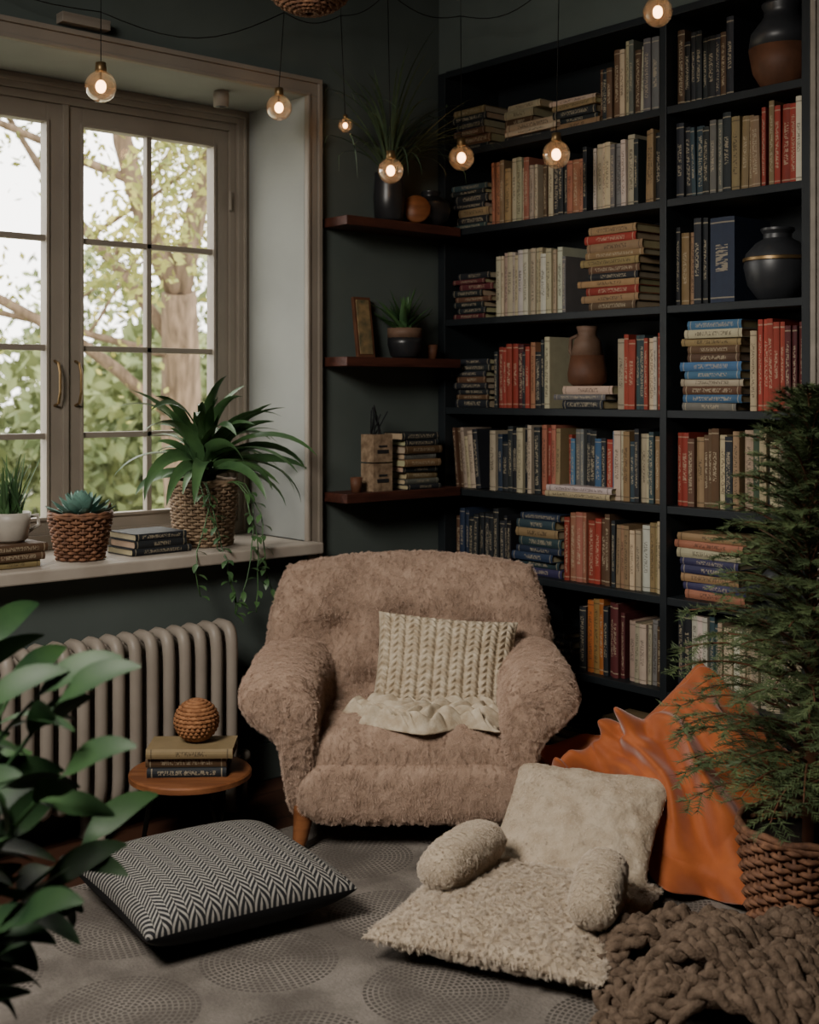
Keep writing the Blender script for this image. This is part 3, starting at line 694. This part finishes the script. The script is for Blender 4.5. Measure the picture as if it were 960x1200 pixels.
for i in range(nu+1):
    for j in range(nv+1):
        u=i/nu;s=j/nv
        du=G[min(i+1,nu)][j]-G[max(i-1,0)][j]; dv=G[i][min(j+1,nv)]-G[i][max(j-1,0)]
        nrm=du.cross(dv); nrm=nrm.normalized() if nrm.length>1e-9 else Vector((0,-1,0))
        if nrm.y>0: nrm=-nrm
        bu,bs=.42,-.10
        ang=math.atan2((u-bu)*1.5,(s-bs)+.12)
        wv=noise.noise(Vector((u*2.6,s*1.4,0)))
        ph=ang*7.5+2.2*wv
        f=soft(ph)**1.7
        ph2=u*17-s*5+3.0*noise.noise(Vector((u*3.5,s*2,4)))
        f2=soft(ph2)**2.2
        am=.55+1.3*abs(noise.noise(Vector((u*4+7,s*1.5,2))))
        h=(.070*f*am+.030*f2)*(.4+.6*min(1,s*2.5))+.012*noise.noise(Vector((u*7,s*5,7)))
        kb=math.exp(-(((u-.42)/.08)**2+((s-.08)/.14)**2)); h+=kb*(.055+.03*math.sin(u*60+s*12)+.018*math.sin(s*34))
        kp=math.exp(-(((u-.75)/.05)**2+((s)/.12)**2)); h*=1-.8*kp
        p=G[i][j]+nrm*h
        if s>.88: p=p+Vector((0,-.06*(s-.88)/.12*(.3+f),0))
        p.z=max(p.z,.018)
        vs.append(p)
def shp(v): return seat(v.x,v.y,v.z)
vw=[shp(v) for v in vs]
b=MB(); fs=[(i*(nv+1)+j,(i+1)*(nv+1)+j,(i+1)*(nv+1)+j+1,i*(nv+1)+j+1) for i in range(nu) for j in range(nv)]
b.add(vw,fs)
vb=[]; nb2=20
for i in range(nu+1):
    u=i/nu; A_=Vector(vs[i*(nv+1)]); 
    lim=(3.655-.754*A_.x)/.657
    C_=Vector((A_.x+.02,min(lim,A_.y+.16),.02))
    for j in range(nb2+1):
        s=j/nb2; p=A_.lerp(C_,s); p.y=A_.y+(C_.y-A_.y)*math.sin(s*math.pi/2)+.012*math.sin(u*40+s*3)*math.sin(math.pi*s); p.y=min(p.y,lim); vb.append(shp(p))
fb=[(i*(nb2+1)+j,i*(nb2+1)+j+1,(i+1)*(nb2+1)+j+1,(i+1)*(nb2+1)+j) for i in range(nu) for j in range(nb2)]
b.add(vb,fb)
ob=b.build('orange_blanket',m_orange,weld=True); sd=ob.modifiers.new('s','SOLIDIFY'); sd.thickness=.004; sd.offset=0

# ---------- chunky knit blanket heap
m_chunk=mat('taupe_chunky_yarn','#776555','#57483b',rough=.95,scale=40,bump=.6,bscale=160)
b=MB()
def heap(x,y): 
    r=(x/.36)**2+(y/.30)**2
    return .10*max(0,1-r)**.6+.06*noise.noise(Vector((x*8,y*8,1)))
for i in range(18):
    ph=U(0,6); y0=-.25+.46*i/17; amp=U(.03,.07); w=math.sqrt(max(.15,1-(y0/.31)**2))*.35
    K=130; strands=[[],[],[]]
    for k in range(K):
        t=k/(K-1); x=-w+2*w*t+.02*math.sin(t*13+ph); y=y0+amp*math.sin(t*9+ph)+.05*math.sin(t*3+i)
        z=.024+heap(x,y)+.02*math.sin(t*17+ph)
        tx=Vector((1,amp*9*math.cos(t*9+ph)/(2*w),0)).normalized(); sd=Vector((-tx.y,tx.x,0))
        for s in range(3):
            A=t*2*w/.1*2*math.pi+s*2.094
            strands[s].append(Vector((x,y,max(.018,z)))+sd*.025*math.sin(A)+Vector((0,0,.012*math.sin(2*A)+.004)))
    for s in range(3): b.tube(strands[s],.0135,7)
b.build('chunky_knit_blanket',m_chunk,M=SM(.81,3.07,.014,-14))

# ---------- conifer in basket
b=MB(); basket(b,.15,.185,.30,0,30,17,.007)
b.tube([(0,0,.2),(.01,0,.7),(0,.01,1.2),(0,0,1.5)],[.025,.018,.012,.004],8,2)
TR=SM(1.09,3.42,.014)
nb=190
for i in range(nb):
    t=i/nb; z=.36+1.08*t; ln=(.33*(1-t)**.7+.10)*U(.75,1.1); az=i*2.4+U(-.3,.3); el=math.radians(34+35*t)
    h=Vector((math.cos(az),math.sin(az),0)); p=Vector((0,0,z)); d=h*math.cos(el)+Vector((0,0,math.sin(el))); pts=[p.copy()]; K=10
    for k in range(K):
        d=(d+Vector((0,0,-.09-.04*k/K))).normalized(); p=p+d*ln/K; pts.append(p.copy())
        if k>=1:
            sd=d.cross(Vector((0,0,1))).normalized()
            for sg in (-1,1):
                tl=ln*.32*(1-.6*k/K)*U(.7,1.2); td=(d*.7+sd*sg*.8+Vector((0,0,U(-.35,.25)))).normalized()
                q=p.copy()
                NN=7
                for a in range(NN):
                    q2=q+td*tl/NN
                    sdd=td.cross(Vector((0,0,1))).normalized()
                    for s2 in (-1,1,.2):
                        nd=(td*.75+sdd*s2*.8+Vector((0,0,U(-.25,.45)))).normalized(); L_=U(.02,.034)
                        e=q+nd*L_; wv=td*.0024
                        o=len(b.v); b.v+= [tuple(q-wv),tuple(q+wv),tuple(e)]; b.f.append([o,o+1,o+2]); b.m.append(3);b.uv.append(None);b.c.append(None)
                    q=q2; td=(td+Vector((0,0,-.06))).normalized()
                b.tube([p,q],[.0016,.0008],3,3)
    b.tube(pts,[.005-.0035*k/K for k in range(K+1)],5,2)
m_needle=mat('conifer_needles','#5e6c44','#3f4e33',rough=.6,scale=12)
b.build('potted_conifer',[m_wick,m_soil,m_clay,m_needle],M=TR)

# ---------- foreground broadleaf plant
rnd.seed(5)
b=MB(); b.lathe([(.12,0),(.15,.02),(.175,.34),(.18,.36),(.165,.36),(.155,.31),(.001,.30)],32,0); b.lathe([(.155,.311),(.001,.312)],16,1)
NS=30
for i in range(NS):
    az=U(0,6.28) if i>23 else -1.5+2.6*(i/23)+U(-.1,.1); el=U(50,86); p=Vector((U(-.05,.05),U(-.05,.05),.31)); pts=[p.copy()]; h=Vector((math.cos(az),math.sin(az),0)); ln=U(.45,.74) if el>70 else U(.24,.52)
    K=12
    for k in range(K):
        e=math.radians(el-35*(k/K)**1.5); d=h*math.cos(e)+Vector((0,0,math.sin(e))); p=p+d*ln/K; pts.append(p.copy())
        if k>=2 and k%2==0: 
            for sg in (-1,1):
                b.leaf(p,az+sg*U(.4,1.4),U(-10,50),U(.12,.19),U(.044,.062),U(20,80),10,2,.2,1,twist=U(-1.2,1.2))
    b.leaf(p,az,45,.17,.058,50,10,2,.2,1,twist=.8); b.tube(pts,[.008-.005*k/K for k in range(K+1)],6,2)
b.build('broadleaf_plant',[m_dark,m_soil,m_leafd],M=SM(-.90,2.10,0.014))

# ---------- outdoors
m_bark=mat('bark','#7a6754','#524435',rough=.9,scale=6,bump=.5,stretch=(3,3,.6))
m_fol=mat('garden_foliage','#a0994f','#6a733c',rough=.8,scale=1.2)
m_fol2=mat('hedge_foliage','#7f8656','#55613e',rough=.8,scale=1)
m_grass=mat('lawn','#908f7c','#7b7c69',rough=.9,scale=2)
b=MB(); b.box((-40,4.7,-1.3),(60,70,-1.2)); b.build('garden_lawn',m_grass,smooth=False)
b=MB(); tips=[]
def branch(p,d,ln,r,dep,wob=.16):
    pts=[p.copy()];rs=[r];K=6
    for k in range(K):
        d=(d+Vector((U(-wob,wob),U(-wob,wob),U(-.08,.12)))).normalized(); p=p+d*ln/K; pts.append(p.copy()); rs.append(r*(1-.35*(k+1)/K))
        if 0<dep<4 and k>=2 and rnd.random()<.5:
            nd=(d*.6+Vector((U(-1,1),U(-1,1),U(-.2,.7)))).normalized(); branch(p,nd,ln*U(.5,.7),rs[-1]*.5,dep+1)
        if dep>=1: tips.append(p.copy())
    b.tube(pts,rs,7)
    if dep==0:
        branch(p,Vector((-.6,.1,.8)).normalized(),2.2,rs[-1]*.7,1); branch(p,Vector((.2,-.1,.9)).normalized(),2.3,rs[-1]*.7,1)
        branch(pts[4],Vector((-.9,.1,.45)).normalized(),2.4,rs[-1]*.4,1); branch(pts[5],Vector((-.7,.3,.9)).normalized(),2.2,rs[-1]*.4,1); branch(pts[5],Vector((-1,.3,.1)).normalized(),1.8,rs[-1]*.25,1)
    elif dep<4:
        for q in range(2): branch(p,(d+Vector((U(-.7,.7),U(-.7,.7),U(-.1,.5)))).normalized(),ln*.7,rs[-1]*.75,dep+1)
rnd.seed(21)
branch(Vector((6.6,10.6,-1.2)),Vector((-.10,0,1)).normalized(),3.7,.26,0,.09)
def leafq(p,s,m):
    a=Vector((U(-1,1),U(-1,1),U(-1,1))).normalized(); c=a.cross(Vector((U(-1,1),U(-1,1),U(-1,1)))).normalized()
    b.add([p-a*s,p+c*s*.5,p+a*s,p-c*s*.5],[(0,1,2,3)],m)
for t in tips:
    for q in range(6):
        leafq(t+Vector((U(-.35,.35),U(-.35,.35),U(-.35,.3))),U(.03,.065),1)
b.build('garden_tree',[m_bark,m_fol])
b=MB()
for i in range(44):
    c=Vector((0,U(18,30),0)); c.x=c.y*U(.28,.75); rz=U(1,2.0) if i<34 else U(2.4,3.4); rr=U(1.2,2.2)
    for q in range(500):
        v=Vector((rnd.gauss(0,1),rnd.gauss(0,1),rnd.gauss(0,1))).normalized()*U(.7,1)
        leafq(Vector((c.x+v.x*rr,c.y+v.y*rr,-.95+rz*(1+v.z))),U(.12,.22),0)
b.build('garden_hedge',[m_fol2])

# ---------- light
w=bpy.data.worlds.new('World'); sc.world=w; w.use_nodes=True; nt=w.node_tree; bg=nt.nodes['Background']
bg.inputs[0].default_value=(1,.97,.91,1); bg.inputs[1].default_value=6.8
def area(name,loc,target,sx,sy,e,c,portal=False,spread=180):
    l=bpy.data.lights.new(name,'AREA'); l.shape='RECTANGLE'; l.size=sx; l.size_y=sy; l.energy=e; l.color=c; l.spread=math.radians(spread)
    o=bpy.data.objects.new(name,l); sc.collection.objects.link(o); o.location=loc
    o.rotation_euler=(Vector(target)-Vector(loc)).to_track_quat('-Z','Y').to_euler()
    if portal: l.cycles.is_portal=True
    return o
area('window_portal',(2.137,4.62,1.8),(2.137,0,1.8),1.66,1.75,1,(1,1,1),True)
area('added_fill',(-.15,2.1,2.85),(2.55,2.75,.35),1.0,1.0,58,(1,.93,.84),spread=115)  # added unseen fill light, aimed to brighten the chair and cushions
# ---------- camera
cd=bpy.data.cameras.new('Camera'); cam=bpy.data.objects.new('Camera',cd); sc.collection.objects.link(cam); sc.camera=cam
cam.location=(0,0,1.5); cam.rotation_euler=(math.radians(90),0,-YAW)
cd.sensor_fit='VERTICAL'; cd.sensor_height=36; cd.lens=1473/1200*36; cd.shift_y=-140/1200; cd.clip_end=200; cd.clip_start=.05
cd.dof.use_dof=True; cd.dof.focus_distance=4.1; cd.dof.aperture_fstop=3.2
print('end',time.time()-T00)
